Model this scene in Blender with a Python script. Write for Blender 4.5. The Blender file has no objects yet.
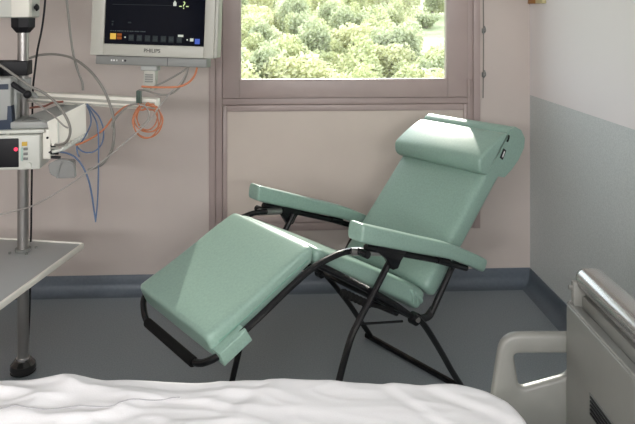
import bpy, bmesh, math, random
from mathutils import Vector, Matrix, noise
random.seed(7)
COL = bpy.context.scene.collection
PI = math.pi

# ------------------------------------------------------------------ camera numbers
H, TH, CX, HOR, F = 1.6, 0.044815, 304.15, 10.0, 650.0
CT, ST = math.cos(TH), math.sin(TH)

def at(px, py, Y):
    """real point in the room at distance Y along the view axis"""
    X = (px - CX) / F * Y
    return Vector((CT * X + ST * Y, -ST * X + CT * Y, H - (py - HOR) / F * Y))

# ------------------------------------------------------------------ materials
def mat(name, base, rough=0.5, metal=0.0, noise_amt=0.0, nscale=40, bump=0.0, bscale=120, spec=0.5,
        coat=0.0, detail=4, sheen=0.0):
    m = bpy.data.materials.new(name); m.use_nodes = True
    nt = m.node_tree; b = nt.nodes['Principled BSDF']
    b.inputs['Base Color'].default_value = (*base, 1)
    b.inputs['Roughness'].default_value = rough
    b.inputs['Metallic'].default_value = metal
    b.inputs['Specular IOR Level'].default_value = spec
    b.inputs['Coat Weight'].default_value = coat
    b.inputs['Sheen Weight'].default_value = sheen
    tc = nt.nodes.new('ShaderNodeTexCoord')
    if noise_amt:
        n = nt.nodes.new('ShaderNodeTexNoise'); n.inputs['Scale'].default_value = nscale
        n.inputs['Detail'].default_value = detail
        nt.links.new(tc.outputs['Object'], n.inputs['Vector'])
        r = nt.nodes.new('ShaderNodeValToRGB')
        r.color_ramp.elements[0].position = 0.3; r.color_ramp.elements[1].position = 0.7
        r.color_ramp.elements[0].color = (*[c * (1 - noise_amt) for c in base], 1)
        r.color_ramp.elements[1].color = (*[min(1, c * (1 + noise_amt)) for c in base], 1)
        nt.links.new(n.outputs['Fac'], r.inputs['Fac'])
        nt.links.new(r.outputs['Color'], b.inputs['Base Color'])
    if bump:
        n2 = nt.nodes.new('ShaderNodeTexNoise'); n2.inputs['Scale'].default_value = bscale
        n2.inputs['Detail'].default_value = 3
        nt.links.new(tc.outputs['Object'], n2.inputs['Vector'])
        bp = nt.nodes.new('ShaderNodeBump'); bp.inputs['Strength'].default_value = bump
        bp.inputs['Distance'].default_value = 0.002
        nt.links.new(n2.outputs['Fac'], bp.inputs['Height'])
        nt.links.new(bp.outputs['Normal'], b.inputs['Normal'])
    return m

def emat(name, col, s=1.0):
    m = bpy.data.materials.new(name); m.use_nodes = True
    nt = m.node_tree; nt.nodes.clear()
    o = nt.nodes.new('ShaderNodeOutputMaterial'); e = nt.nodes.new('ShaderNodeEmission')
    e.inputs['Color'].default_value = (*col, 1); e.inputs['Strength'].default_value = s
    nt.links.new(e.outputs[0], o.inputs[0]); return m

M = {}
M['wall'] = mat('beige_pink_paint', (0.565, 0.497, 0.458), 0.6, noise_amt=0.03, nscale=3, bump=0.15, bscale=300)
M['frame'] = mat('mauve_window_paint', (0.41, 0.33, 0.31), 0.42, noise_amt=0.03, nscale=8)
M['panel'] = mat('beige_panel', (0.62, 0.54, 0.475), 0.5, noise_amt=0.03, nscale=3)
M['ceil'] = mat('white_ceiling', (0.75, 0.75, 0.74), 0.8, noise_amt=0.02)
M['floor'] = mat('grey_vinyl_floor', (0.235, 0.265, 0.285), 0.42, noise_amt=0.16, nscale=160, detail=6, spec=0.4)
M['skirt'] = mat('blue_grey_skirting', (0.100, 0.122, 0.148), 0.4, noise_amt=0.08, nscale=60)
M['green'] = mat('green_vinyl', (0.235, 0.348, 0.294), 0.29, noise_amt=0.07, nscale=120, bump=0.25, bscale=350, spec=0.5, detail=6)
M['green_dk'] = mat('green_piping', (0.17, 0.33, 0.26), 0.45)
M['black'] = mat('black_tube', (0.007, 0.007, 0.008), 0.2, spec=0.4)
M['foam'] = mat('black_foam', (0.007, 0.007, 0.007), 0.7, spec=.15)
M['steel'] = mat('steel', (0.38, 0.365, 0.35), 0.30, 0.8)
M['chrome'] = mat('chrome', (0.75, 0.75, 0.75), 0.10, 1.0)
M['brushed'] = mat('brushed_rail', (0.40, 0.39, 0.375), 0.25, 0.7)
M['white'] = mat('white_plastic', (0.57, 0.58, 0.53), 0.42)
M['shelf'] = mat('grey_shelf', (0.37, 0.38, 0.38), 0.40)
M['shelf_edge'] = mat('ivory_edge', (0.80, 0.78, 0.70), 0.4)
M['bezel'] = mat('warm_grey_bezel', (0.385, 0.38, 0.335), 0.45)
M['strip'] = mat('grey_plastic', (0.18, 0.185, 0.175), 0.5)
M['bplast'] = mat('black_plastic', (0.012, 0.012, 0.014), 0.5, spec=.25)
M['screen'] = mat('screen_glass', (0.004, 0.005, 0.009), 0.08, spec=.05)
M['grey'] = mat('mid_grey_plastic', (0.33, 0.34, 0.325), 0.5)
M['bed'] = mat('bed_grey_plastic', (0.225, 0.225, 0.205), 0.42, noise_amt=0.02, nscale=30)
M['sheet'] = mat('white_sheet', (0.80, 0.79, 0.80), 0.85, bump=0.2, bscale=250, sheen=0.1)
M['seam'] = mat('grey_seam', (0.42, 0.41, 0.43), 0.8)
M['blue'] = mat('blue_cable', (0.075, 0.125, 0.23), 0.4)
M['gcable'] = mat('grey_cable', (0.20, 0.19, 0.17), 0.5)
M['lcable'] = mat('light_grey_cable', (0.31, 0.29, 0.265), 0.5)
M['ocable'] = mat('orange_cable', (0.46, 0.16, 0.07), 0.45)
M['rcable'] = mat('brown_cable', (0.22, 0.085, 0.06), 0.5)
M['darkgreen'] = mat('dark_green_clip', (0.02, 0.05, 0.035), 0.5)
M['navy'] = mat('navy_plastic', (0.018, 0.032, 0.06), 0.45)
M['tag'] = mat('tag_white', (0.7, 0.7, 0.68), 0.5)
M['ltext'] = mat('dark_print', (0.10, 0.10, 0.10), 0.5)
M['orange'] = mat('orange_brown', (0.42, 0.19, 0.045), 0.5)
M['yellowp'] = mat('pale_yellow', (0.55, 0.48, 0.27), 0.5)
M['bark'] = mat('bark', (0.20, 0.16, 0.12), 0.9)
M['amber'] = mat('amber_button', (0.55, 0.36, 0.05), 0.5)
M['mattress'] = mat('mattress_blue', (0.18, 0.24, 0.32), 0.6)

def wall_two_tone():
    m = bpy.data.materials.new('white_over_grey_green_paint'); m.use_nodes = True
    nt = m.node_tree; b = nt.nodes['Principled BSDF']; b.inputs['Roughness'].default_value = 0.55
    g = nt.nodes.new('ShaderNodeNewGeometry'); sp = nt.nodes.new('ShaderNodeSeparateXYZ')
    nt.links.new(g.outputs['Position'], sp.inputs[0])
    mt = nt.nodes.new('ShaderNodeMath'); mt.operation = 'GREATER_THAN'; mt.inputs[1].default_value = 1.105
    nt.links.new(sp.outputs['Z'], mt.inputs[0])
    n = nt.nodes.new('ShaderNodeTexNoise'); n.inputs['Scale'].default_value = 140; n.inputs['Detail'].default_value = 5
    r = nt.nodes.new('ShaderNodeValToRGB')
    r.color_ramp.elements[0].position = 0.35; r.color_ramp.elements[1].position = 0.65
    r.color_ramp.elements[0].color = (0.55, 0.585, 0.58, 1); r.color_ramp.elements[1].color = (0.65, 0.685, 0.68, 1)
    nt.links.new(g.outputs['Position'], n.inputs['Vector']); nt.links.new(n.outputs['Fac'], r.inputs[0])
    mx = nt.nodes.new('ShaderNodeMix'); mx.data_type = 'RGBA'
    nt.links.new(mt.outputs[0], mx.inputs['Factor']); nt.links.new(r.outputs[0], mx.inputs['A'])
    mx.inputs['B'].default_value = (0.84, 0.805, 0.80, 1)
    nt.links.new(mx.outputs['Result'], b.inputs['Base Color']); return m
M['wall2'] = wall_two_tone()

def glass(name, tint=(1, 1, 1), gl=0.08, dens=0.0):
    m = bpy.data.materials.new(name); m.use_nodes = True
    nt = m.node_tree; nt.nodes.clear()
    o = nt.nodes.new('ShaderNodeOutputMaterial'); t = nt.nodes.new('ShaderNodeBsdfTransparent')
    t.inputs['Color'].default_value = (*tint, 1)
    g = nt.nodes.new('ShaderNodeBsdfGlossy'); g.inputs['Roughness'].default_value = 0.02
    x = nt.nodes.new('ShaderNodeMixShader'); x.inputs[0].default_value = gl
    nt.links.new(t.outputs[0], x.inputs[1]); nt.links.new(g.outputs[0], x.inputs[2])
    nt.links.new(x.outputs[0], o.inputs[0]); return m
M['glass'] = glass('window_glass', (0.97, 0.98, 0.97), 0.04)

def clear_plastic():
    m = bpy.data.materials.new('clear_plastic'); m.use_nodes = True
    nt = m.node_tree; b = nt.nodes['Principled BSDF']
    b.inputs['Base Color'].default_value = (0.30, 0.31, 0.30, 1); b.inputs['Roughness'].default_value = 0.2
    b.inputs['Alpha'].default_value = 0.6; return m
M['clear'] = clear_plastic()

def leaf(name, c1, c2):
    m = bpy.data.materials.new(name); m.use_nodes = True
    nt = m.node_tree; nt.nodes.clear()
    o = nt.nodes.new('ShaderNodeOutputMaterial')
    d = nt.nodes.new('ShaderNodeBsdfDiffuse'); t = nt.nodes.new('ShaderNodeBsdfTranslucent')
    x = nt.nodes.new('ShaderNodeMixShader'); x.inputs[0].default_value = 0.45
    g = nt.nodes.new('ShaderNodeNewGeometry')
    n = nt.nodes.new('ShaderNodeTexWhiteNoise'); n.noise_dimensions = '3D'
    r = nt.nodes.new('ShaderNodeValToRGB')
    r.color_ramp.elements[0].color = (*c1, 1); r.color_ramp.elements[1].color = (*c2, 1)
    nt.links.new(g.outputs['Random Per Island'], r.inputs[0])
    nt.links.new(r.outputs[0], d.inputs[0]); nt.links.new(r.outputs[0], t.inputs[0])
    nt.links.new(d.outputs[0], x.inputs[1]); nt.links.new(t.outputs[0], x.inputs[2])
    nt.links.new(x.outputs[0], o.inputs[0]); return m
M['leafA'] = leaf('leaf_hazed_green', (0.36, 0.38, 0.19), (0.74, 0.74, 0.46))  # outdoor haze is put into these pale leaf colours
M['leafB'] = leaf('leaf_yellow', (0.50, 0.50, 0.27), (0.77, 0.75, 0.50))
M['leafC'] = leaf('leaf_grey_green', (0.32, 0.35, 0.20), (0.60, 0.62, 0.42))
M['grass'] = mat('meadow', (0.34, 0.37, 0.20), 0.9, noise_amt=0.25, nscale=0.6)

# ------------------------------------------------------------------ mesh helpers
def link(name, bm, m, parent=None, smooth=True, angle=0.6):
    me = bpy.data.meshes.new(name)
    bmesh.ops.recalc_face_normals(bm, faces=bm.faces)
    bm.to_mesh(me); bm.free()
    me.materials.append(M[m] if isinstance(m, str) else m)
    if smooth:
        me.polygons.foreach_set('use_smooth', [True] * len(me.polygons))
        me.set_sharp_from_angle(angle=angle)
    o = bpy.data.objects.new(name, me); COL.objects.link(o)
    if parent: o.parent = parent
    return o

def box(bm, x0, x1, y0, y1, z0, z1, bev=0.0, seg=2, mtx=None):
    b = bmesh.new()
    bmesh.ops.create_cube(b, size=1)
    for v in b.verts:
        v.co = Vector(((x0 + x1) / 2 + v.co.x * (x1 - x0), (y0 + y1) / 2 + v.co.y * (y1 - y0), (z0 + z1) / 2 + v.co.z * (z1 - z0)))
    if bev: bmesh.ops.bevel(b, geom=b.edges[:], offset=bev, segments=seg, affect='EDGES', profile=0.5)
    if mtx: bmesh.ops.transform(b, matrix=mtx, verts=b.verts)
    me = bpy.data.meshes.new('t'); b.to_mesh(me); b.free(); bm.from_mesh(me); bpy.data.meshes.remove(me)
    return bm

def bx(*a, **k): return box(bmesh.new(), *a, **k)

def catmull(pts, n=8, closed=False):
    pts = [Vector(p) for p in pts]; out = []
    N = len(pts)
    rng = range(N if closed else N - 1)
    for i in rng:
        if closed: p0, p1, p2, p3 = pts[i - 1], pts[i], pts[(i + 1) % N], pts[(i + 2) % N]
        else:
            p1, p2 = pts[i], pts[i + 1]
            p0 = pts[i - 1] if i else p1 * 2 - p2
            p3 = pts[i + 2] if i + 2 < N else p2 * 2 - p1
        for k in range(n):
            t = k / n
            out.append(0.5 * ((2 * p1) + (p2 - p0) * t + (2 * p0 - 5 * p1 + 4 * p2 - p3) * t * t + (3 * p1 - p0 - 3 * p2 + p3) * t ** 3))
    if not closed: out.append(pts[-1])
    return out

def tube(bm, pts, r, seg=10, smooth=0, closed=False, cap=True):
    P = catmull(pts, smooth, closed) if smooth else [Vector(p) for p in pts]
    n = len(P); rings = []
    up = None
    for i in range(n):
        if closed: t = P[(i + 1) % n] - P[i - 1]
        else: t = P[min(i + 1, n - 1)] - P[max(i - 1, 0)]
        t.normalize()
        if up is None:
            up = t.orthogonal().normalized()
        else:
            up = up - t * up.dot(t)
            if up.length < 1e-6: up = t.orthogonal()
            up.normalize()
        s = t.cross(up)
        rr = r[i] if isinstance(r, (list, tuple)) else r
        rings.append([bm.verts.new(P[i] + (up * math.cos(a) + s * math.sin(a)) * rr) for a in [2 * PI * k / seg for k in range(seg)]])
    m = n if closed else n - 1
    for i in range(m):
        A, B = rings[i], rings[(i + 1) % n]
        for k in range(seg): bm.faces.new((A[k], A[(k + 1) % seg], B[(k + 1) % seg], B[k]))
    if cap and not closed:
        bm.faces.new(rings[0]); bm.faces.new(rings[-1][::-1])
    return bm

def tb(*a, **k): return tube(bmesh.new(), *a, **k)

def fillet(pts, rad, n=5):
    """round the corners of a polyline"""
    pts = [Vector(p) for p in pts]; out = [pts[0]]
    for i in range(1, len(pts) - 1):
        a, b, c = pts[i - 1], pts[i], pts[i + 1]
        r1 = min(rad, (a - b).length * 0.45, (c - b).length * 0.45)
        p, q = b + (a - b).normalized() * r1, b + (c - b).normalized() * r1
        for k in range(n + 1):
            t = k / n
            out.append(p * (1 - t) ** 2 + b * 2 * t * (1 - t) + q * t * t)
    out.append(pts[-1]); return out

def pad(top, thick, hw, p=6.0, nseg=48, rnd=0.02, yc=0.0, sub=6, pz=4.5):
    """cushion swept along its top line [(u,z)..]; soft edges, rounded ends"""
    P = catmull([(a, 0, b) for a, b in top], sub)
    # arc-length end rounding
    L = [0]
    for i in range(1, len(P)): L.append(L[-1] + (P[i] - P[i - 1]).length)
    T = L[-1]
    def samp(s):
        for i in range(1, len(P)):
            if L[i] >= s - 1e-9:
                k = (s - L[i - 1]) / max(1e-9, L[i] - L[i - 1]); return P[i - 1].lerp(P[i], k)
        return P[-1]
    ss = [rnd * (1 - math.cos(PI / 2 * k / 5)) for k in range(6)]
    mid = [rnd + (T - 2 * rnd) * k / 26 for k in range(1, 26)]
    ss = ss + mid + [T - s for s in ss[::-1]]
    bm = bmesh.new(); rings = []
    for s in ss:
        c = samp(s); t = (samp(min(T, s + 0.01)) - samp(max(0, s - 0.01))).normalized()
        nrm = Vector((-t.z, 0, t.x))
        if nrm.z < 0 and abs(t.x) > 0.2: nrm = -nrm
        th = thick if not isinstance(thick, (list, tuple)) else thick[0] + (thick[1] - thick[0]) * s / T
        e = min(s, T - s)
        k = 1.0
        inset = 0.0
        if e < rnd:
            inset = rnd - math.sqrt(max(0, rnd * rnd - (rnd - e) ** 2))
        cen = c - nrm * th / 2
        ring = []
        for j in range(nseg):
            a = 2 * PI * j / nseg
            ca, sa = math.cos(a), math.sin(a)
            yy = (hw - inset) * math.copysign(abs(ca) ** (2 / p), ca)
            zz = (th / 2 - inset) * math.copysign(abs(sa) ** (2 / pz), sa)
            ring.append(bm.verts.new(cen + nrm * zz + Vector((0, yc + yy, 0))))
        rings.append(ring)
    for A, B in zip(rings, rings[1:]):
        for j in range(nseg): bm.faces.new((A[j], A[(j + 1) % nseg], B[(j + 1) % nseg], B[j]))
    bm.faces.new(rings[0]); bm.faces.new(rings[-1][::-1])
    return bm

def prism(outline, y0, y1, rnd=0.0, n=4):
    """closed (u,z) outline extruded across y with soft rims"""
    cen = sum((Vector(p) for p in outline), Vector((0, 0))) / len(outline)
    bm = bmesh.new(); rings = []
    st = [(y0 + rnd * (1 - math.cos(PI / 2 * k / n)), rnd * (1 - math.sin(PI / 2 * k / n))) for k in range(n + 1)] if rnd else [(y0, 0)]
    st = st + [(y1 - (a - y0), b) for a, b in st[::-1]]
    N = len(outline)
    for y, ins in st:
        ring = []
        for i in range(N):
            p = Vector(outline[i]); t = (Vector(outline[(i + 1) % N]) - Vector(outline[i - 1])).normalized()
            nn = Vector((-t.y, t.x))
            if nn.dot(cen - p) < 0: nn = -nn
            q = p + nn * ins
            ring.append(bm.verts.new((q.x, y, q.y)))
        rings.append(ring)
    for A, B in zip(rings, rings[1:]):
        for j in range(N): bm.faces.new((A[j], A[(j + 1) % N], B[(j + 1) % N], B[j]))
    bm.faces.new(rings[0]); bm.faces.new(rings[-1][::-1])
    return bm

def empty(name, loc=(0, 0, 0), rz=0.0):
    o = bpy.data.objects.new(name, None); COL.objects.link(o)
    o.location = loc; o.rotation_euler = (0, 0, rz); o.empty_display_size = 0.1
    return o

def tag(o, label, cat, group=None, kind=None):
    o['label'] = label; o['category'] = cat
    if group: o['group'] = group
    if kind: o['kind'] = kind
    return o

def struct(o):
    o['kind'] = 'structure'; return o

def text(name, body, size, m, parent, loc, rot, ext=0.0006):
    cu = bpy.data.curves.new('txt', 'FONT'); cu.body = body; cu.size = size; cu.extrude = ext
    cu.align_x = 'CENTER'; cu.align_y = 'CENTER'
    t = bpy.data.objects.new('txt', cu); COL.objects.link(t)
    dg = bpy.context.evaluated_depsgraph_get(); dg.update()
    me = bpy.data.meshes.new_from_object(t.evaluated_get(dg))
    bpy.data.objects.remove(t); bpy.data.curves.remove(cu)
    me.materials.clear(); me.materials.append(M[m] if isinstance(m, str) else m)
    o = bpy.data.objects.new(name, me); COL.objects.link(o); o.parent = parent
    o.location = loc; o.rotation_euler = rot; return o

# ------------------------------------------------------------------ the room
D, XR, XL, YF, ZC = 3.725, 1.484, -2.6, -2.2, 2.7
WX0, WX1, WZ0, WZ1 = -0.376, 1.189, 0.335, 2.35      # window unit opening
struct(link('floor', bx(XL - .15, XR + .15, YF - .15, D + .3, -.1, 0), 'floor', smooth=False))
struct(link('ceiling', bx(XL - .15, XR + .15, YF - .15, D + .3, ZC, ZC + .1), 'ceil', smooth=False))
bm = bx(XL, WX0, D, D + .3, 0, ZC); box(bm, WX1, XR, D, D + .3, 0, ZC)
box(bm, WX0, WX1, D, D + .3, 0, WZ0); box(bm, WX0, WX1, D, D + .3, WZ1, ZC)
struct(link('wall_back', bm, 'wall', smooth=False))
struct(link('wall_right', bx(XR, XR + .15, YF, D + .3, 0, ZC), 'wall2', smooth=False))
struct(link('wall_left', bx(XL - .15, XL, YF, D + .3, 0, ZC), 'wall', smooth=False))
struct(link('wall_front', bx(XL - .15, XR + .15, YF - .15, YF, 0, ZC), 'wall', smooth=False))

def skirting(name, p0, p1, nrm):
    """vinyl floor turned up the wall: cove, upright and thin top edge"""
    prof = [(0.0, 0.0), (0.07, 0.0), (0.055, 0.0015), (0.035, 0.008), (0.02, 0.02), (0.011, 0.036), (0.007, 0.055), (0.006, 0.097), (0.004, 0.100), (0, 0.100)]
    bm = bmesh.new(); R = []
    for p in (p0, p1):
        R.append([bm.verts.new((p[0] + nrm[0] * a, p[1] + nrm[1] * a, b)) for a, b in prof])
    N = len(prof)
    for i in range(N): bm.faces.new((R[0][i], R[0][(i + 1) % N], R[1][(i + 1) % N], R[1][i]))
    bm.faces.new(R[0]); bm.faces.new(R[1][::-1])
    return struct(link(name, bm, 'skirt', angle=0.9))
skirting('baseboard_back', (XL, D), (XR, D), (0, -1))
skirting('baseboard_right', (XR, YF), (XR, D), (-1, 0))
skirting('baseboard_left', (XL, YF), (XL, D), (1, 0))

# window unit: outer casing, opening sash with pane, fixed panel below
win = struct(empty('window_1', (0.4, D, WZ0)))
def wl(*a): return [a[0] - .4, a[1] - .4, a[2] - D, a[3] - D, a[4] - WZ0, a[5] - WZ0]
def wbox(bm, *a, bev=0.0): return box(bm, *wl(*a), bev=bev)
PX0, PX1, PZ0 = -0.2, 0.996, 1.197
b = bmesh.new()
for x0, x1, y0 in ((WX0, WX0 + .036, D - .010), (WX0 + .036, WX0 + .076, D + .004), (WX1 - .040, WX1, D - .010), (WX1 - .070, WX1 - .040, D + .004)):
    wbox(b, x0, x1, y0, D + .09, WZ0, WZ1, bev=.003)
wbox(b, WX0 + .076, WX1 - .07, D + .004, D + .09, 1.058, 1.094, bev=.003)
wbox(b, WX0 + .036, WX1 - .04, D - .004, D + .09, WZ0, WZ0 + .045, bev=.003)
wbox(b, WX0 + .036, WX1 - .04, D - .004, D + .09, WZ1 - .06, WZ1, bev=.003)
link('casing', b, 'frame', win, angle=.5)
b = bmesh.new()
SX0, SX1 = WX0 + .079, WX1 - .073
wbox(b, SX0, PX0, D - .016, D + .05, 1.098, WZ1 - .06, bev=.005); wbox(b, PX1, SX1, D - .016, D + .05, 1.098, WZ1 - .06, bev=.005)
wbox(b, PX0, PX1, D - .0155, D + .05, 1.098, PZ0, bev=.002); wbox(b, PX0, PX1, D - .0155, D + .05, WZ1 - .16, WZ1 - .06, bev=.002)
for x0, x1, z0, z1 in ((PX0 - .004, PX0 + .006, PZ0, WZ1 - .16), (PX1 - .006, PX1 + .004, PZ0, WZ1 - .16), (PX0, PX1, PZ0 - .003, PZ0 + .006)):
    wbox(b, x0, x1, D - .008, D + .04, z0, z1, bev=.002)
sash = link('sash', b, 'frame', win, angle=.5)
b = bmesh.new(); wbox(b, PX0, PX1, D + .018, D + .024, PZ0, WZ1 - .16)
link('pane', b, 'glass', sash, smooth=False)
b = bmesh.new(); wbox(b, PX0 - .03, PX1 + .03, D + .091, D + .36, 1.11, 1.13)
link('outer_sill', b, 'white', win, smooth=False)
b = bmesh.new(); 
b2 = tb([(SX1 + .003 - .4, -.018, 1.10 - WZ0), (SX1 + .003 - .4, -.018, 1.20 - WZ0)], .009)
link('hinge', b2, 'frame', win); b.free()
# panel below
b = bmesh.new()
FX0, FX1, FZ0, FZ1 = WX0 + .079, WX1 - .073, WZ0 + .047, 1.056
for a in ((FX0, FX0 + .024, FZ0, FZ1), (FX1 - .024, FX1, FZ0, FZ1), (FX0 + .024, FX1 - .024, FZ1 - .036, FZ1), (FX0 + .024, FX1 - .024, FZ0, FZ0 + .036)):
    wbox(b, a[0], a[1], D - .006, D + .06, a[2], a[3], bev=.004)
link('panel_frame', b, 'frame', win, angle=.5)
b = bmesh.new(); wbox(b, FX0 + .01, FX1 - .01, D + .006, D + .05, FZ0 + .01, FZ1 - .01)
link('lower_panel', b, 'panel', win, smooth=False)

# shallow sun canopy outside above the window, added unseen to shade the bed
blocker = link('added_sun_blocker', bx(-.7, 2.1, D + .3, D + 1.0, 2.275, 2.32, bev=.004), 'white')
tag(blocker, 'added unseen white sun canopy projecting from the facade above the window outside', 'blocker')

# blind cord with two clips beside the casing
cord = empty('blind_cord', (1.204, D, 1.09))
tag(cord, 'thin vertical blind cord hanging right beside the mauve window casing', 'cord')
link('cord', tb([(0, -.012, 0), (.002, -.013, .3), (0, -.012, .9)], .003), 'gcable', cord)
for z in (.135, .39):
    b = bx(-.006, .006, -.022, 0, z - .014, z + .014, bev=.003); tube(b, [(-.004, -.02, z - .02), (.01, -.026, z), (.004, -.022, z + .028)], .003, 6, 4)
    link('clip', b, 'strip', cord)

# small wooden notice on the right wall in the corner
b = bx(-.022, 0, -.055, .055, 0, .30, bev=.003)
nt_ = link('wall_plaque', b, 'orange'); nt_.location = (XR, 3.645, 1.636)
tag(nt_, 'orange brown edge of a small plaque high on right wall near corner', 'plaque')
b = bx(-.024, -.001, -.15, -.056, .0, .30, bev=.003)
link('plaque_side', b, 'yellowp', nt_)

# ------------------------------------------------------------------ recliner
O = Vector((0.609, 2.9034, 0)); YAW = 0.62875
ch = empty('reclining_chair', O, YAW)
tag(ch, 'pale green vinyl reclining chair with raised legrest and black tubular frame', 'chair')
HW = 0.25
def uv(u, v, z): return Vector((u, -v, z))
# pads
leg_top = [(-.768, .781), (-.795, .779), (-.873, .746), (-.955, .706), (-1.07, .652), (-1.15, .618), (-1.195, .597)]
lr = link('legrest', pad(leg_top, (.060, .092), HW, p=16, rnd=.016, pz=6), 'green', ch, angle=1.0)
for s in (-1, 1):
    link('seam', tb([uv(a, s * (HW + .001), z - .040 - .008 * i / 6) for i, (a, z) in enumerate(leg_top[1:-1])], .0018, 6, 4), 'green_dk', lr)
fl = [(-1.172, .556), (-1.075, .603), (-1.05, .560), (-1.152, .512)]
link('cover_flap', prism(fl, -HW - .040, -HW + .02, .005, 2), 'green', lr, angle=.4)
seat_top = [(-.762, .765), (-.735, .765), (-.70, .747), (-.623, .709), (-.549, .672), (-.445, .617), (-.336, .560), (-.235, .505), (-.175, .462)]
st = link('seat', pad(seat_top, (.06, .085), HW, p=14, rnd=.02), 'green', ch, angle=1.0)
b = bmesh.new()
for k, u in enumerate((-.262, -.238, -.216)):
    tube(b, [uv(u - .012, HW - .004, .50 - k * .018), uv(u, HW + .004, .468 - k * .012), uv(u + .004, HW - .002, .436 - k * .004)], [.004, .009, .008, .008, .007, .006, .006, .005, .004], 8, 4)
link('cover_pleat', b, 'green', st)
back_top = [(.405, 1.035), (.38, 1.035), (.35, 1.015), (.30, .968), (.215, .888), (.10, .773), (-.008, .667), (-.10, .576), (-.17, .508), (-.195, .482)]
def back_pad():
    return pad([(a, z) for a, z in back_top[::-1]], (.095, .115), HW, p=14, rnd=.025)
bk = link('backrest', back_pad(), 'green', ch, angle=1.0)
# headrest: front bolster and the roll behind it, strap flap on the side
bol = catmull([(.192, .878, 0), (.170, .895, 0), (.163, .930, 0), (.178, .958, 0), (.262, 1.004, 0), (.33, 1.032, 0), (.366, 1.038, 0), (.374, 1.020, 0), (.30, .940, 0), (.235, .880, 0), (.212, .872, 0)], 5, True)
hr = link('headrest', prism([(p.x, p.y) for p in bol], -HW - .006, HW + .006, .014), 'green', ch, angle=1.0)
rol = catmull([(.368, 1.022, 0), (.385, 1.050, 0), (.425, 1.062, 0), (.475, 1.040, 0), (.507, .998, 0), (.500, .955, 0), (.455, .905, 0), (.41, .890, 0), (.36, .93, 0), (.34, .98, 0)], 5, True)
link('head_roll', prism([(p.x, p.y) for p in rol], -HW - .004, HW + .004, .012), 'green', hr, angle=1.0)
# side flap of the cover wrapping the back
b = prism([(.205, .878), (.30, .95), (.372, 1.03), (.395, 1.055), (.43, 1.062), (.478, 1.04), (.507, .998), (.50, .955), (.455, .905), (.40, .868), (.345, .842), (.27, .86)], HW - .01, HW + .0055)
bmesh.ops.transform(b, matrix=Matrix.Scale(-1, 4, (0, 1, 0)), verts=b.verts)
link('cover_side', b, 'green', hr, angle=.4)
b = bx(-.023, .023, -.002, .002, -.010, .010)
t = link('label_tag', b, 'bplast', hr, smooth=False); t.location = (.330, -HW - .0085, .950); t.rotation_euler = (0, -.95, 0)
t['label'] = 'small black label with a white bar'
b = bx(-.014, .014, -.0028, 0, -.004, .004); t2 = link('label_print', b, 'tag', t, smooth=False)
b = bmesh.new(); tube(b, [uv(.375, HW + .008, 1.03), uv(.372, HW + .008, 1.015), uv(.362, HW + .008, 1.002)], .004, 6, 4)
link('strap', b, 'black', hr)
# arms
arm_top = [(-.632, .854), (-.61, .850), (-.583, .837), (-.45, .788), (-.322, .740), (-.20, .696), (-.114, .662), (0, .606), (.05, .580), (.085, .560)]
for s in (-1, 1):
    a = pad(arm_top, (.064, .054), .040, p=8, rnd=.010, yc=-s * .3175, nseg=48, pz=3.0)
    link('armrest', a, 'green', ch, angle=1.0)
# frame
def pair(name, f, m='black'):
    for s in (-1, 1):
        r = f(s)
        if r: link(name, r, m, ch)
def leg_frame_pts(s):
    return [uv(-.592, s * .285, .738), uv(-.66, s * .283, .744), uv(-.721, s * .28, .738), uv(-.80, s * .28, .722), uv(-.896, s * .28, .682), uv(-.996, s * .28, .632), uv(-1.10, s * .275, .578)]
n_ = leg_frame_pts(1); f_ = leg_frame_pts(-1)[::-1]
path = catmull(n_, 4) + fillet([n_[-1], uv(-1.165, .268, .535), uv(-1.192, .19, .487), uv(-1.192, -.19, .487), uv(-1.165, -.268, .535), f_[0]], .06)[1:-1] + catmull(f_, 4)
link('legrest_frame', tb(path, .0115), 'black', ch)
link('foot_grip', tb([uv(-1.192, .165, .487), uv(-1.192, -.165, .487)], .0165, 12), 'foam', ch)
# seat side tubes and cross bars
def seat_side(s):
    return tb(catmull([uv(-.775, s * .278, .728), uv(-.70, s * .278, .682), uv(-.55, s * .278, .588), uv(-.40, s * .278, .487), uv(-.295, s * .278, .408), uv(-.22, s * .278, .385), uv(-.175, s * .278, .405)], 4), .0125)
pair('seat_side_tube', seat_side)
pair('seat_rail', lambda s: tb([uv(-.52, s * .265, .525), uv(-.37, s * .265, .437)], .010))
for u_, z_ in ((-.295, .405), (-.72, .694)): link('cross_bar', tb([uv(u_, .278, z_), uv(u_, -.278, z_)], .010), 'black', ch)
# backrest tubes rising from the seat hinge to the arm pivot
pair('back_tube', lambda s: tb(catmull([uv(-.25, s * .282, .385), uv(-.205, s * .282, .383), uv(-.18, s * .282, .402), uv(-.10, s * .284, .500), uv(-.05, s * .284, .556), uv(-.03, s * .29, .572)], 5), .0125))
pair('hinge_plate', lambda s: tb([uv(-.29, s * .270, .402), uv(-.29, s * .298, .402)], .024, 14))
pair('hinge_bolt', lambda s: tb([uv(-.289, s * .298, .402), uv(-.289, s * .305, .402)], .010, 10), 'steel')
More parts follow.
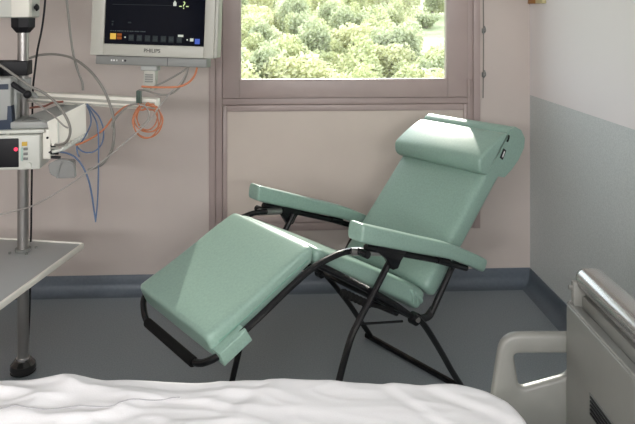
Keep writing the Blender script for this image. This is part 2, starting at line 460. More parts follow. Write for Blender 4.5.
# arm supports
pair('arm_support', lambda s: tb([uv(-.585, s * .318, .755), uv(-.40, s * .318, .690), uv(-.20, s * .318, .617), uv(-.015, s * .318, .540)], .0125))
pair('arm_slide', lambda s: tb([uv(-.20, s * .318, .622), uv(-.135, s * .318, .598)], .0175, 12))
pair('slide_rail', lambda s: tb([uv(-.37, s * .318, .704), uv(-.22, s * .318, .648)], .005, 8), 'steel')
def arm_br(s):
    o = [(-.535, .762), (-.515, .768), (-.40, .722), (-.385, .695), (-.415, .668), (-.430, .645), (-.455, .645), (-.485, .69), (-.53, .725)]
    return prism(o, -s * .318 - .012, -s * .318 + .012, .002, 2)
pair('arm_bracket', arm_br)
pair('arm_knob', lambda s: tb([uv(-.60, s * .30, .739), uv(-.60, s * .345, .739)], .014, 12))
pair('frame_joint', lambda s: tb([uv(-.63, s * .288, .741), uv(-.50, s * .31, .716)], .0145, 10), 'steel')
# front leg hoop: both uprights and the bar on the floor
def front_pts(s): return [uv(-.43, s * .305, .690), uv(-.537, s * .297, .557), uv(-.60, s * .293, .480), uv(-.636, s * .29, .425), uv(-.692, s * .29, .290), uv(-.752, s * .29, .10)]
pair('front_leg', lambda s: tb(catmull(front_pts(s), 5) + [uv(-.775, s * .29, .018)], .0125))
link('front_base_bar', tb([uv(-.775, .30, .016), uv(-.775, -.30, .016)], .0145), 'black', ch)
pair('foot_cap', lambda s: tb([uv(-.775, s * .290, .016), uv(-.775, s * .318, .016)], .0155, 12), 'foam')
# rear leg hoop
def rear_pts(s): return [uv(-.300, s * .29, .418), uv(-.262, s * .29, .388), uv(-.205, s * .285, .322), uv(-.12, s * .275, .212), uv(-.05, s * .271, .112), uv(.010, s * .271, .03)]
pair('rear_leg', lambda s: tb(catmull(rear_pts(s), 5) + [uv(.018, s * .271, .014)], .0125))
link('rear_base_bar', tb([uv(.018, .285, .0135), uv(.018, -.285, .0135)], .0135), 'black', ch)
pair('foot_cap', lambda s: tb([uv(.018, s * .275, .0145), uv(.018, s * .30, .0145)], .0145, 12), 'foam')
# tie rod and locking lever under the seat
link('tie_rod', tb([uv(-.607, .285, .475), uv(-.36, .285, .412)], .0045, 8), 'black', ch)
lv = bmesh.new()
tube(lv, [uv(-.668, .285, .606), uv(-.535, .285, .524)], .0125, 12)
for k in range(7):
    c = uv(-.668, .285, .606).lerp(uv(-.535, .285, .524), (k + .5) / 7)
    bmesh.ops.create_uvsphere(lv, u_segments=10, v_segments=6, radius=.0150, matrix=Matrix.Translation(c))
tube(lv, [uv(-.535, .285, .524), uv(-.40, .272, .465)], .007, 8)
link('lock_lever', lv, 'foam', ch)

# ------------------------------------------------------------------ bed, its end board, mattress and sheet (frame aligned with the bed)
BED = Vector((0.0, 1.24, 0))
def bedw(x, y, z):                    # bed-axis point -> room
    return Vector((CT * x + ST * y, -ST * x + CT * y, z))
bed = empty('hospital_bed', bedw(-.35, 1.26, 0), -TH)
tag(bed, 'grey hospital bed with moulded end board, steel top rail and corner grab handle', 'bed')
def L(x, y, z): return Vector((x + .35, y - 1.26, z))
def bb(bm, x0, x1, y0, y1, z0, z1, bev=0, seg=2): return box(bm, x0 + .35, x1 + .35, y0 - 1.26, y1 - 1.26, z0, z1, bev, seg)
b = bmesh.new(); bb(b, -1.5, .56, .82, .86, .36, .42, .005); bb(b, -1.5, .56, 1.64, 1.68, .36, .42, .005); bb(b, -1.5, .56, .85, 1.65, .40, .43, .003)
link('frame', b, 'grey', bed)
for x in (-1.3, .45):
    for y in (.9, 1.6):
        b = bmesh.new(); tube(b, [L(x, y, .40), L(x, y, .11)], .022, 12)
        lg = link('leg', b, 'grey', bed)
        b = bmesh.new(); tube(b, [L(x, y - .012, .055), L(x, y + .012, .055)], .055, 20); tube(b, [L(x, y, .05), L(x, y, .13)], .012, 8)
        link('caster', b, 'strip', lg)
# end board: face panel, slot, rail
XP = .705
b = bmesh.new()
YB = 1.752
bb(b, XP, XP + .035, .70, YB, .30, .812, .008, 3)
eb = link('end_board', b, 'bed', bed, angle=.5)
b = bmesh.new(); tube(b, [L(XP + .006, .705, .813), L(XP + .006, YB - .004, .813)], .0042, 8)
link('panel_lip', b, 'bed', eb)
b = bmesh.new(); bb(b, XP + .035, XP + .075, .70, YB - .006, .30, .840, .006); link('back_panel', b, 'bed', eb, angle=.5)
# rounded top rail
prof = [(.0 + .041 * math.copysign(abs(math.cos(a)) ** .75, math.cos(a)), .030 * math.copysign(abs(math.sin(a)) ** .8, math.sin(a))) for a in [2 * PI * k / 28 for k in range(28)]]
b = bmesh.new(); R = []
for k, (y, sc) in enumerate([(.70, .6), (.705, .9), (.715, 1), (YB - .02, 1), (YB - .007, .93), (YB, .7), (YB + .002, .3)]):
    R.append([b.verts.new(L(XP + .062 + px * sc, y, .880 + pz * sc)) for px, pz in prof])
for A, B in zip(R, R[1:]):
    for j in range(28): b.faces.new((A[j], A[(j + 1) % 28], B[(j + 1) % 28], B[j]))
b.faces.new(R[0]); b.faces.new(R[-1][::-1])
link('top_rail', b, 'brushed', eb, angle=.9)
b = bmesh.new(); bb(b, XP + .012, XP + .075, YB - .022, YB - .002, .79, .875, .004); link('rail_bracket', b, 'bed', eb, angle=.5)
for z in (.815, .858):
    b = bmesh.new(); tube(b, [L(XP + .012, YB - .012, z), L(XP + .003, YB - .012, z)], .006, 10); link('bolt', b, 'steel', eb)
for y in (1.47, 1.12):
    b = bmesh.new(); tube(b, [L(XP + .05, y, .83), L(XP + .05, y, .86)], .006, 8); link('rail_post', b, 'steel', eb)
# vent grille on the face of the panel
b = bmesh.new()
bb(b, XP - .003, XP + .001, 1.36, 1.602, .606, .658, .001); g = link('vent_grille', b, 'strip', eb)
b = bmesh.new()
for k in range(5):
    z = .612 + k * .010
    bb(b, XP - .006, XP - .002, 1.37, 1.592, z - .0028, z + .0028, .001)
link('vent_slats', b, 'bplast', g)
# corner wing with the grab hole
def wing():
    yb, t = 1.768, .030
    def rr(pts, rad): 
        P = [Vector((a, 0, c)) for a, c in pts]; n = len(P); out = []
        for i in range(n):
            r = rad[i]; a, bb_, c = P[i - 1], P[i], P[(i + 1) % n]
            p, q = bb_ + (a - bb_).normalized() * r, bb_ + (c - bb_).normalized() * r
            for k in range(8):
                tt = (k + .5) / 8; out.append(p * (1 - tt) ** 2 + bb_ * 2 * tt * (1 - tt) + q * tt * tt)
        return out
    outer = rr([(.745, .724), (.533, .724), (.488, .42), (.745, .42)], [.006, .055, .06, .02])
    hole = rr([(.722, .672), (.566, .671), (.582, .574), (.722, .612)], [.010, .016, .022, .028])
    n = len(outer)
    bm = bmesh.new()
    def ring(P, y, d):
        cen = sum(P, Vector()) / len(P); r = []
        for i, p in enumerate(P):
            tn = (P[(i + 1) % len(P)] - P[i - 1]).normalized(); nn = Vector((-tn.z, 0, tn.x))
            if nn.dot(cen - p) < 0: nn = -nn
            q = p + nn * d; r.append(bm.verts.new(L(q.x, y, q.z)))
        return r
    e = .009
    prof = [(-t / 2, e), (-t / 2 + .003, .003), (-t / 2 + e, 0), (t / 2 - e, 0), (t / 2 - .003, .003), (t / 2, e)]
    ro = [ring(outer, yb + a, d) for a, d in prof]; rh = [ring(hole, yb + a, -d) for a, d in prof]
    for RR in (ro, rh):
        for A, B in zip(RR, RR[1:]):
            for j in range(n): bm.faces.new((A[j], A[(j + 1) % n], B[(j + 1) % n], B[j]))
    for k in (0, -1):
        for j in range(n): bm.faces.new((ro[k][j], ro[k][(j + 1) % n], rh[k][(j + 1) % n], rh[k][j]))
    return bm
wg = link('corner_handle', wing(), 'bed', bed, angle=.7)
# mattress
mt = link('mattress', (lambda b: bb(b, -1.5, .49, .85, 1.70, .432, .598, .06, 4))(bmesh.new()), 'mattress'); mt.location = bed.location; mt.rotation_euler = bed.rotation_euler
tag(mt, 'thick mattress lying on the hospital bed beneath the white sheet', 'mattress')
# sheet
ZS = .613
X0, X1, Y0, Y1, RC = -1.62, .545, .80, 1.752, .17
def sheet():
    bm = bmesh.new(); nx, ny = 300, 190
    gx0, gx1, gy0, gy1 = X0, X1 + .16, Y0 - .16, Y1 + .20
    def wr(x, y):
        z = .008 * math.exp(-((x + .09) / .16) ** 2) - .004 / (1 + math.exp(-(x - .08) * 25))
        # soft long folds fanning towards the far edge
        q = noise.noise(Vector((x * 2.2, y * 2.0, 3.1)))
        z += .004 * q
        a = x * 9 + 2.5 * noise.noise(Vector((x * 1.5, y * 3, 0))) + (y - 1.6) * 6
        left = 1 / (1 + math.exp((x + .35) * 7))
        z += (.0055 * left + .0012) * math.sin(a) * max(0, min(1, (y - 1.2) * 3))
        r1 = 1 - abs(noise.noise(Vector((x * 3.0 + y * 5, y * 9 - x * 1.2, 7.7))))
        z += (.012 * left + .003) * max(0, r1 - .72) / .28
        r2 = 1 - abs(noise.noise(Vector((x * 6.0, y * 16 + x * 2.0, 1.7))))
        z += .0035 * max(0, r2 - .8) / .2 * (.4 + left)
        # two pinched folds by the far edge
        for (cx_, wd, am, sl) in ((-.07, .035, .009, .7), (-.12, .03, -.008, .7), (.22, .022, -.010, -.75), (.245, .02, .006, -.75), (.33, .03, -.011, -1.1), (.37, .025, .006, -1.1), (-.62, .05, .009, .9), (-.55, .04, -.008, .9), (-.30, .05, -.008, .8), (-.72, .04, -.008, -.8), (-.45, .05, .007, -.9)):
            d = (x - cx_ - sl * (y - 1.7)) / wd
            z += .5 * am * math.exp(-d * d) * math.exp(-((1.64 - y) / .10) ** 2)
        return z
    V = []
    cxm, cym = (X0 + X1) / 2, (Y0 + Y1) / 2
    hx, hy = (X1 - X0) / 2, (Y1 - Y0) / 2
    r = .035
    for j in range(ny + 1):
        row = []
        # denser rows near the visible far edge
        tj = j / ny; y = gy0 + (gy1 - gy0) * (1 - (1 - tj) ** 1.6)
        for i in range(nx + 1):
            x = gx0 + (gx1 - gx0) * i / nx
            ax, ay = x - cxm, y - cym
            # signed distance to a rounded rectangle (only the right corners are rounded)
            rc = RC if ax > 0 else .001
            qx, qy = abs(ax) - hx + rc, abs(ay) - hy + rc
            mx, my = max(qx, 0), max(qy, 0)
            d = math.hypot(mx, my) + min(max(qx, qy), 0) - rc
            if d <= -r:
                P = Vector((x, y, ZS + wr(x, y)))
            else:
                if mx > 0 and my > 0 : n = Vector((mx, my)).normalized()
                elif qx > qy: n = Vector((1, 0))
                else: n = Vector((0, 1))
                n = Vector((math.copysign(n.x, ax) if n.x else 0, math.copysign(n.y, ay) if n.y else 0))
                bp = Vector((x, y)) - n * (d + r)
                s = d + r; a = s / r
                wv = wr(bp.x, bp.y)
                if a < PI / 2: off, dz = r * math.sin(a), r * (1 - math.cos(a))
                else:
                    dd = s - r * PI / 2
                    off, dz = r + .012 * dd / .2 * (1 + .8 * math.sin(x * 26 + y * 9 + math.sin(x * 7))), r + dd
                q = bp + n * off
                P = Vector((q.x, q.y, ZS + wv * max(0, 1 - dz / .2) - dz))
            row.append(bm.verts.new(L(P.x, P.y, P.z)))
        V.append(row)
    for j in range(ny):
        for i in range(nx):
            bm.faces.new((V[j][i], V[j][i + 1], V[j + 1][i + 1], V[j + 1][i]))
    return bm, wr
bm, wr = sheet()
sh = link('bed_sheet', bm, 'sheet', angle=3.1); sh.location = bed.location; sh.rotation_euler = bed.rotation_euler
tag(sh, 'rumpled white sheet spread over the hospital bed in the foreground', 'bed sheet')
b = bmesh.new()
sp = []
for px, py in ((-30, 412), (0, 413), (14, 409.5), (30, 412.5), (60, 409), (90, 408.5), (113, 411), (130, 404), (150, 402), (165, 400), (180, 398)):
    Y = F * (H - ZS - .003) / (py - HOR); X = (px - CX) / F * Y
    sp.append((X, Y))
S3 = catmull([(x, y, 0) for x, y in sp], 6)
tube(b, [L(p.x, p.y, ZS + wr(p.x, p.y) + .0008) for p in S3], .0013, 6)
link('hem_seam', b, 'seam', sh)

# ------------------------------------------------------------------ equipment pole with shelf and arm
PP = Vector((-1.112, 2.925, 0))
pole = empty('equipment_pole', PP, 0)
tag(pole, 'tall steel equipment pole with grey shelf and black foot at left edge', 'equipment stand')
def PL(p): return Vector(p) - PP
link('column', tb([(0, 0, .03), (0, 0, 2.68)], .0235, 24), 'steel', pole)
b = bmesh.new()
for z0, z1, r0, r1 in ((0, .006, .046, .054), (.006, .022, .051, .055), (.022, .040, .055, .052), (.040, .058, .052, .036)):
    tube(b, [(0, 0, z0), (0, 0, z1)], [r0, r1], 24, cap=True)
link('foot', b, mat('glossy_black', (.012, .011, .011), .12, coat=.5), pole)
b = tb([(0, 0, .058), (0, 0, .068)], .0285, 24); link('foot_ring', b, 'chrome', pole)
b = bmesh.new()
for z0, z1, r0, r1 in ((1.50, 1.525, .030, .052), (1.525, 1.565, .052, .053)): tube(b, [(0, 0, z0), (0, 0, z1)], [r0, r1], 8)
link('collar', b, 'bplast', pole)
# shelf
sr = -.20
sm = Matrix.Translation((0, 0, 0)) @ Matrix.Rotation(sr, 4, 'Z')
b = bx(-.26, .2135, -.62, .118, .528, .536, bev=.002, mtx=sm); shf = link('shelf', b, 'shelf', pole, angle=.5)
b = bx(.214, .226, -.622, .120, .516, .541, bev=.003, mtx=sm); box(b, -.26, .213, .1185, .126, .516, .541, bev=.003, mtx=sm)
link('shelf_edge', b, 'shelf_edge', shf, angle=.5)
b = tb([(0, 0, .537), (0, 0, .548)], .034, 20)
for a in range(4):
    c = Vector((.055 * math.cos(a * PI / 2 + .6), .055 * math.sin(a * PI / 2 + .6), .536)); tube(b, [c, c + Vector((0, 0, .006))], .007, 8)
link('shelf_flange', b, 'strip', shf)
# horizontal support arm reaching towards the window
e0, e1 = at(24, 96, 2.90), at(158, 100.5, 2.66)
d = (e1 - e0); Ln = d.length; ang = math.atan2(d.y, d.x)
am = Matrix.Translation(PL(e0)) @ Matrix.Rotation(ang, 4, 'Z')
b = bx(0.0, Ln, -.02, .02, -.024, .022, bev=.005, mtx=am)
sa = link('support_arm', b, 'shelf_edge', pole, angle=.5)
b = bx(0.02, Ln - .002, -.0235, -.019, -.004, .008, bev=.0015, mtx=am); box(b, .02, Ln - .002, -.0225, -.019, -.020, -.012, bev=.001, mtx=am)
link('arm_groove', b, 'bezel', sa, angle=.5)
b = tb([(0, 0, 1.21), (0, 0, 1.30)], .034, 20); link('arm_clamp', b, 'grey', pole)
cl = at(138.5, 98, 2.62)
b = bx(-.008, .008, -.010, .030, -.028, .030, bev=.003); bmesh.ops.translate(b, verts=b.verts, vec=PL(cl))
link('cable_clip', b, 'darkgreen', pole, angle=.5)

# monitor on the arm
MC = at(156, 20, 2.60)
mon = empty('patient_monitor', MC)
mon.rotation_euler = (math.radians(-3), math.radians(1.3), math.radians(-7) - TH)
tag(mon, 'beige framed flat patient monitor with dark screen mounted on the wall arm', 'monitor')
k = 2.58 / 650
def mx(px): return (px - 157) * k
def mz(py): return (20 - py) * k
W0, W1, ZB, ZT = -.262, .246, -.147, .31
b = bmesh.new()
s0, s1, sb_, stp = -.207, .205, -.1, .262
# bezel as a frame with a bevelled inner lip
def frame_ring(outer, inner, y):
    return None
for a in ((W0, s0, ZB, ZT), (s1, W1, ZB, ZT), (s0 - .001, s1 + .001, ZB, sb_), (s0 - .001, s1 + .001, stp, ZT)):
    box(b, a[0], a[1], -.02, .035, a[2], a[3], bev=.004)
box(b, W0 + .01, W1 - .01, .03, .075, ZB + .015, ZT - .015, bev=.012)
link('bezel', b, 'bezel', mon, angle=.5)
b = bx(W1 - .002, W1 + .012, -.012, .05, ZB + .004, ZT - .004, bev=.004); link('side_trim', b, 'bezel', mon, angle=.5)
sc = link('screen', bx(s0, s1, -.0125, .0, sb_, stp), 'screen', mon, smooth=False)
b = bx(W0 + .022, W1 - .028, -.014, .055, ZB - .036, ZB - .001, bev=.004); con = link('control_strip', b, 'strip', mon, angle=.5)
b = bmesh.new()
for x, w in ((-.175, .006), (-.165, .006), (-.152, .004), (-.128, .005)): box(b, x, x + w, -.0155, -.012, ZB - .022, ZB - .015, bev=.001)
link('strip_print', b, 'tag', con)
b = bmesh.new(); tube(b, [(-.115, -.016, ZB - .0185), (-.115, -.012, ZB - .0185)], .0045, 12); link('indicator', b, 'bplast', con)
b = bx(.058, .060, -.0148, -.013, ZB - .034, ZB - .003); link('strip_joint', b, 'bplast', con, smooth=False)
rotf = (PI / 2, 0, 0)
text('brand_print', 'PHILIPS', .0215, 'bplast', mon, (-.004, -.0207, ZB + .0235), rotf)
# content of the screen
E_y, E_o, E_g, E_b, E_w, E_p, E_d = (emat('lit_yellow', (1, .62, .12), .75), emat('lit_orange', (.55, .16, .04), .5), emat('lit_grey', (.35, .42, .42), .2),
    emat('lit_blue', (.10, .17, .65), .8), emat('lit_white', (.75, .8, .7), .8), emat('lit_pale', (.75, .95, .45), .9), emat('lit_dim', (.12, .14, .15), .25))
def px_rect(name, m, *rects):
    if name == 'small_print':
        bm = bmesh.new()
        for (a, c, w, h) in rects: box(bm, mx(a), mx(a + w), -.0138, -.0124, mz(c + h), mz(c))
        return link(name, bm, m, sc, smooth=False)
    for (a, c, w, h) in rects: link(name, bx(mx(a), mx(a + w), -.0138, -.0124, mz(c + h), mz(c)), m, sc, smooth=False)
px_rect('yellow_icon', E_y, (111, 34.5, 6, 6)); px_rect('orange_icon', E_o, (118, 34.5, 5, 2.4), (118, 37.6, 5, 2.8))
px_rect('blue_icon', E_b, (199, 37.8, 5, 5.2)); px_rect('white_icon', E_w, (194, 37.5, 3.5, 3), (181.5, 34.2, 5.5, 2.2))
px_rect('lit_button', E_g, *[(a, 36.6 + (a - 130) * .015, 4.2, 3.6) for a in (131, 139.5, 148, 156, 164.5, 172.5, 181)])
px_rect('button_surround', E_d, *[(a - .6, 35.4 + (a - 130) * .015, 5.4, 6.2) for a in (131, 139.5, 148, 156, 164.5, 172.5, 181)])
px_rect('faint_glyph', E_d, (112, 22, 2.2, 1.2), (112, 24.5, 1.6, 2), (129, 22.6, 3.5, 1.4))
px_rect('trace_line', E_d, (112, 5, 62, .5))
px_rect('page_arrow', E_w, (126, 37.6, 1.4, 1.2), (190.5, 38.5, 1.4, 1.2))
px_rect('drop_icon', E_w, (175.5, 2, 3.2, 3.6), (176.3, .4, 1.5, 2))
text('reading', '-?-', .042, E_p, sc, (mx(186.5), -.0135, mz(5)), rotf, .0004)
txl = []; random.seed(3)
x = 111
rects = []
while x < 148:
    w = random.uniform(.8, 2.2); rects.append((x, 31.6, w, .9)); x += w + random.choice((.4, .4, 1.2))
px_rect('small_print', E_g, *rects[:]); 
# neck down to the arm
b = bx(-.055, .012, -.004, .045, ZB - .056, ZB - .036, bev=.004); link('neck_plate', b, 'grey', mon, angle=.5)
b = bx(-.044, .004, .002, .040, ZB - .135, ZB - .054, bev=.004); nk = link('neck', b, 'bezel', mon, angle=.5)
b = bmesh.new()
for kk in range(4): box(b, -.036, -.004, -.001, .004, ZB - .075 - kk * .009, ZB - .069 - kk * .009, bev=.0008)
link('neck_grille', b, 'strip', nk)

# white housing above the collar
q = at(24, 0, 2.86)
hs = empty('white_housing', (PP.x, PP.y, 1.566)); hs.rotation_euler = (0, 0, -.12)
tag(hs, 'white equipment housing on top of the black collar at upper left corner', 'medical device')
link('shell', bx(-.16, .052, -.05, .055, 0, .42, bev=.010, seg=3), 'white', hs, angle=.5)
link('shell_corner', bx(-.028, .054, -.053, -.02, .002, .418, bev=.006), 'shelf_edge', hs, angle=.5)
b = tb([(.052, 0, .045), (.062, 0, .045)], .007, 10); tube(b, [(.062, 0, .045), (.070, 0, .045)], [.017, .010], 12)
link('side_knob', b, 'bplast', hs)

# infusion pump with black clamp at the left edge
ip = at(0, 103, 2.72)
pump = empty('infusion_pump', (ip.x, ip.y, 1.105), .1)
tag(pump, 'light grey pump with navy base clamped to the pole at the left edge', 'infusion pump')
link('body', bx(-.13, .058, -.05, .05, .03, .215, bev=.012, seg=3), 'grey', pump, angle=.5)
link('display', bx(-.10, .048, -.053, -.048, .168, .190, bev=.001), 'navy', pump, smooth=False)
link('base', prism([(-.13, -.03), (.055, -.03), (.066, .03), (.060, .10), (.050, .10), (.045, .04), (-.13, .04)], -.056, .05, .004, 2), 'navy', pump, angle=.5)
cb = bx(-.14, .080, .105, .195, .208, .272, bev=.004); box(cb, -.10, -.02, .03, .12, .18, .26, bev=.004)
link('clamp', cb, 'bplast', pump, angle=.5)
b = tube(bmesh.new(), [(-.10, -.065, -.055), (.0, -.068, -.05), (.045, -.062, -.028), (.06, -.05, -.02)], [.016] * 9 + [.013, .011, .009, .008], 10, 4) if False else tb([(-.10, -.066, -.052), (-.02, -.068, -.05), (.03, -.064, -.032), (.056, -.058, -.018)], .011, 10, 4)
link('hose', b, 'white', pump)

# patient module box with buttons, on the bracket below
mb = at(24, 166, 2.72)
mod = empty('measurement_module', (mb.x, mb.y, mb.z), .08)
tag(mod, 'white module box with black front, red light and coloured buttons on the pole', 'medical device')
mw = 2.72 / 650
def qx(px): return (px - 24) * mw
def qz(py): return (166 - py) * mw
b = bx(qx(-14), qx(44), -.07, .10, 0, qz(132), bev=.008, seg=3)
box(b, qx(-14), qx(47), -.06, .11, qz(131), qz(127.5), bev=.004)
link('case', b, 'white', mod, angle=.5)
link('front_screen', bx(qx(-12), qx(24), -.073, -.068, qz(163), qz(135), bev=.003), 'bplast', mod, angle=.5)
b = bmesh.new(); tube(b, [(qx(21.5), -.0745, qz(145.5)), (qx(21.5), -.072, qz(145.5))], .008, 12)
link('red_light', b, emat('red_led', (1, .06, .12), 1.6), mod)
link('amber_button', bx(qx(27), qx(32), -.075, -.068, qz(142.5), qz(138.5), bev=.001), 'amber', mod, angle=.5)
for py in (145.5, 150.3, 155):
    link('button', bx(qx(28.5), qx(32.5), -.075, -.068, qz(py + 1.3), qz(py - 1.3), bev=.002), 'strip', mod, angle=.5)
link('teal_strip', bx(qx(26), qx(28), -.0745, -.068, qz(157), qz(144), bev=.001), mat('teal', (.36, .50, .44), .5), mod, angle=.5)
b = tb([(qx(33), -.075, qz(161.5)), (qx(33), -.068, qz(161.5))], .013, 18); link('dial', b, 'white', mod)
b = bx(qx(44), qx(52), -.04, .09, qz(158), qz(128), bev=.006); link('connector_panel', b, 'shelf_edge', mod, angle=.5)
b = bmesh.new()
for py in (136.5,):
    tube(b, [(qx(49), -.043, qz(py)), (qx(49), -.036, qz(py))], .005, 10)
link('socket', b, 'bplast', mod)
b = tb([(qx(50), -.03, qz(151)), (qx(59), -.03, qz(151.5))], .0105, 12); tube(b, [(qx(50), -.03, qz(144.5)), (qx(56), -.03, qz(144.5))], .008, 12); tube(b, [(qx(50), -.03, qz(156)), (qx(61), -.03, qz(157))], .006, 10)
link('plug', b, 'bplast', mod)

# grey bracket platform over the module with lever
br = empty('clamp_bracket', (mb.x, mb.y, at(24, 127.5, 2.72).z + .002), .08)
tag(br, 'grey clamp bracket above the module box with black ball lever', 'bracket')
link('platform', bx(qx(14), qx(52), -.045, .12, 0, qz(120) - qz(127), bev=.006), 'grey', br, angle=.5)
link('platform_recess', bx(qx(24), qx(49), -.035, .05, qz(120) - qz(127.2), qz(119) - qz(127), bev=.002), 'strip', br, angle=.5)
link('lever_plate', prism([(qx(13), qz(84) - qz(127)), (qx(34), qz(94) - qz(127)), (qx(36), qz(98.5) - qz(127)), (qx(13), qz(91) - qz(127))], .0, .03, .003, 2), 'grey', br, angle=.5)
link('upright', bx(qx(13.5), qx(17), .0, .05, qz(120) - qz(127), qz(90) - qz(127), bev=.003), 'grey', br, angle=.5)
lvb = tb([(qx(14), -.02, qz(83) - qz(127)), (qx(29), -.03, qz(93) - qz(127))], [.012, .009], 10); link('lever', lvb, 'bplast', br)
b = bmesh.new(); bmesh.ops.create_uvsphere(b, u_segments=14, v_segments=10, radius=.017, matrix=Matrix.Translation((qx(29.5), -.032, qz(93.5) - qz(127)))); link('lever_ball', b, 'bplast', br)

# white sloping cable tray with a toothed clip strip
tr = empty('cable_tray', at(66, 145, 2.68), 0)
tag(tr, 'white plastic cable tray with toothed lower edge beside the module box', 'tray')
TP = tr.location.copy()
def TL(px, py, Y): return at(px, py, Y) - TP
def hexa(bm, f, bk):
    A = [bm.verts.new(p) for p in f]; B = [bm.verts.new(p) for p in bk]; n = len(A)
    bm.faces.new(A); bm.faces.new(B[::-1])
    for i in range(n): bm.faces.new((A[i], A[(i + 1) % n], B[(i + 1) % n], B[i]))
    return bm
side = [(47, 122), (85.5, 103), (86.5, 136), (74, 141), (52, 146)]
ya = [2.64, 2.76, 2.76, 2.72, 2.64]
b = hexa(bmesh.new(), [TL(p[0], p[1], y) for p, y in zip(side, ya)], [TL(p[0], p[1], y + .012) for p, y in zip(side, ya)])
link('side_panel', b, 'shelf_edge', tr, smooth=False)
b = hexa(bmesh.new(), [TL(47, 121.5, 2.645), TL(85.5, 102.5, 2.765), TL(64, 103, 2.86), TL(30, 115, 2.80)], [TL(47, 124, 2.645), TL(85.5, 105, 2.765), TL(64, 105.5, 2.86), TL(30, 117.5, 2.80)])
link('top_panel', b, 'grey', tr, smooth=False)
b = bmesh.new()
for i in range(8):
    f = i / 7; c = TL(63 + 23 * f, 148.5 - 13.5 * f, 2.66 + .07 * f)
    bmesh.ops.create_uvsphere(b, u_segments=8, v_segments=6, radius=.0085, matrix=Matrix.Translation(c) @ Matrix.Scale(1.25, 4, (0, 0, 1)))
tube(b, [TL(52, 152, 2.64), TL(63, 149.5, 2.66), TL(86, 136, 2.73)], .007, 8)
link('clip_strip', b, 'white', tr)
link('tray_rib', tb([TL(58, 121, 2.66), TL(58.5, 143, 2.66)], .004, 6), 'white', tr)

# clear cup hanging below the tray
cu = empty('clear_cup', at(60, 178, 2.66)); CP = cu.location.copy()
tag(cu, 'clear plastic cup holder hanging under the white cable tray', 'cup')
def CLp(px, py, Y): return at(px, py, Y) - CP
b = hexa(bmesh.new(), [CLp(48, 164, 2.62), CLp(60, 158, 2.62), CLp(74, 162, 2.62), CLp(76, 178, 2.62), CLp(58, 178.5, 2.62), CLp(50, 174, 2.62)], [CLp(48, 164, 2.72), CLp(60, 158, 2.72), CLp(76, 159, 2.72), CLp(76, 176, 2.72), CLp(58, 176.5, 2.72), CLp(50, 173, 2.72)])
bmesh.ops.bevel(b, geom=b.edges[:], offset=.004, segments=2, affect='EDGES')
link('cup_body', b, 'clear', cu, angle=.5)
b = tb([CLp(57, 178, 2.615), CLp(62, 162, 2.615), CLp(73, 163.5, 2.615), CLp(75.5, 176, 2.615)], .004, 8, 4); link('cup_rim', b, 'clear', cu)

# ------------------------------------------------------------------ cables
def cable(name, label, m, pts, r, n=8, group=None, cat='cable'):
    P = [at(*p) for p in pts]
    o0 = P[-1].copy()
    o = link(name, tb([p - o0 for p in P], r, 8, n), m); o.location = o0
    return tag(o, label, cat, group)
cable('black_cable', 'black power cable hanging down the right side of the steel pole', 'bplast',
      [(45.5, -30, 2.80), (45, 2, 2.80), (42, 28, 2.82), (37.5, 50, 2.83), (35, 70, 2.84), (33, 88, 2.86), (32.3, 115, 2.985), (32, 165, 2.985), (31.5, 200, 2.985), (31, 234, 2.985), (30.2, 262, 2.99), (30, 300, 2.985), (28.5, 335, 2.96), (27.5, 357, 2.95), (28.5, 371, 2.97)], .0045)
cable('grey_cable', 'grey cable hanging from above between pole and monitor', 'gcable',
      [(66.5, -30, 2.86), (66.7, 0, 2.86), (69, 22, 2.86), (72.5, 50, 2.86), (77.5, 70, 2.86), (82, 82, 2.855), (83, 90.5, 2.85)], .0052)
cable('grey_cable', 'long grey cable arching from the pole over to the right of the tray', 'gcable',
      [(29.5, 58, 2.86), (40, 55, 2.84), (55, 54.3, 2.80), (72, 58, 2.72), (88, 69, 2.62), (101, 85, 2.58), (109, 102, 2.57), (113.5, 120, 2.57), (113, 145, 2.58), (108, 157, 2.60), (101, 165, 2.60), (88, 170, 2.60)], .0055)
cable('grey_cable', 'grey cable curving from the pump down in front of the tray to the module', 'gcable',
      [(-12, 59, 2.60), (0, 65, 2.60), (14, 75, 2.60), (30, 86, 2.60), (44, 93, 2.60), (57, 104, 2.59), (67, 119, 2.58), (70.3, 131, 2.575), (67, 141, 2.59), (60, 144.6, 2.63), (52, 144.6, 2.665)], .0055)
cable('grey_cable', 'thin pale grey cable in front of the tray top', 'lcable',
      [(30, 100, 2.70), (42, 107, 2.66), (54, 116, 2.62), (63, 125, 2.61), (68, 128, 2.62)], .0032)
cable('brown_cable', 'short brown cable running behind the tray from the pole', 'rcable',
      [(30, 108, 2.84), (36, 107, 2.82), (45, 106, 2.80), (53, 102.5, 2.78), (63, 101.5, 2.77)], .0045)
cable('orange_cable', 'reddish orange cable running from the tray up to the cable clip', 'ocable',
      [(76, 145, 2.63), (84, 142, 2.62), (95, 136, 2.61), (105, 128, 2.60), (114, 116, 2.59), (124, 107.5, 2.585), (133, 104.5, 2.58), (138.5, 104, 2.58)], .0038)
cable('grey_cable', 'long pale grey line sagging from left edge up towards the monitor', 'lcable',
      [(-20, 216, 2.56), (0, 214.5, 2.56), (14, 211, 2.56), (32, 206, 2.56), (58, 192, 2.56), (82, 176, 2.555), (104, 160, 2.55), (128, 140, 2.55), (148, 122, 2.55), (160, 106, 2.55), (170, 93, 2.55), (181, 82, 2.55), (188, 69, 2.555)], .0031)
cable('grey_cable', 'grey cable looping under the monitor from clip to right corner', 'gcable',
      [(139, 90, 2.585), (146, 90.5, 2.57), (157, 94, 2.56), (168, 94.5, 2.56), (177, 90, 2.56), (185, 79, 2.56), (188.5, 66, 2.565)], .0038)
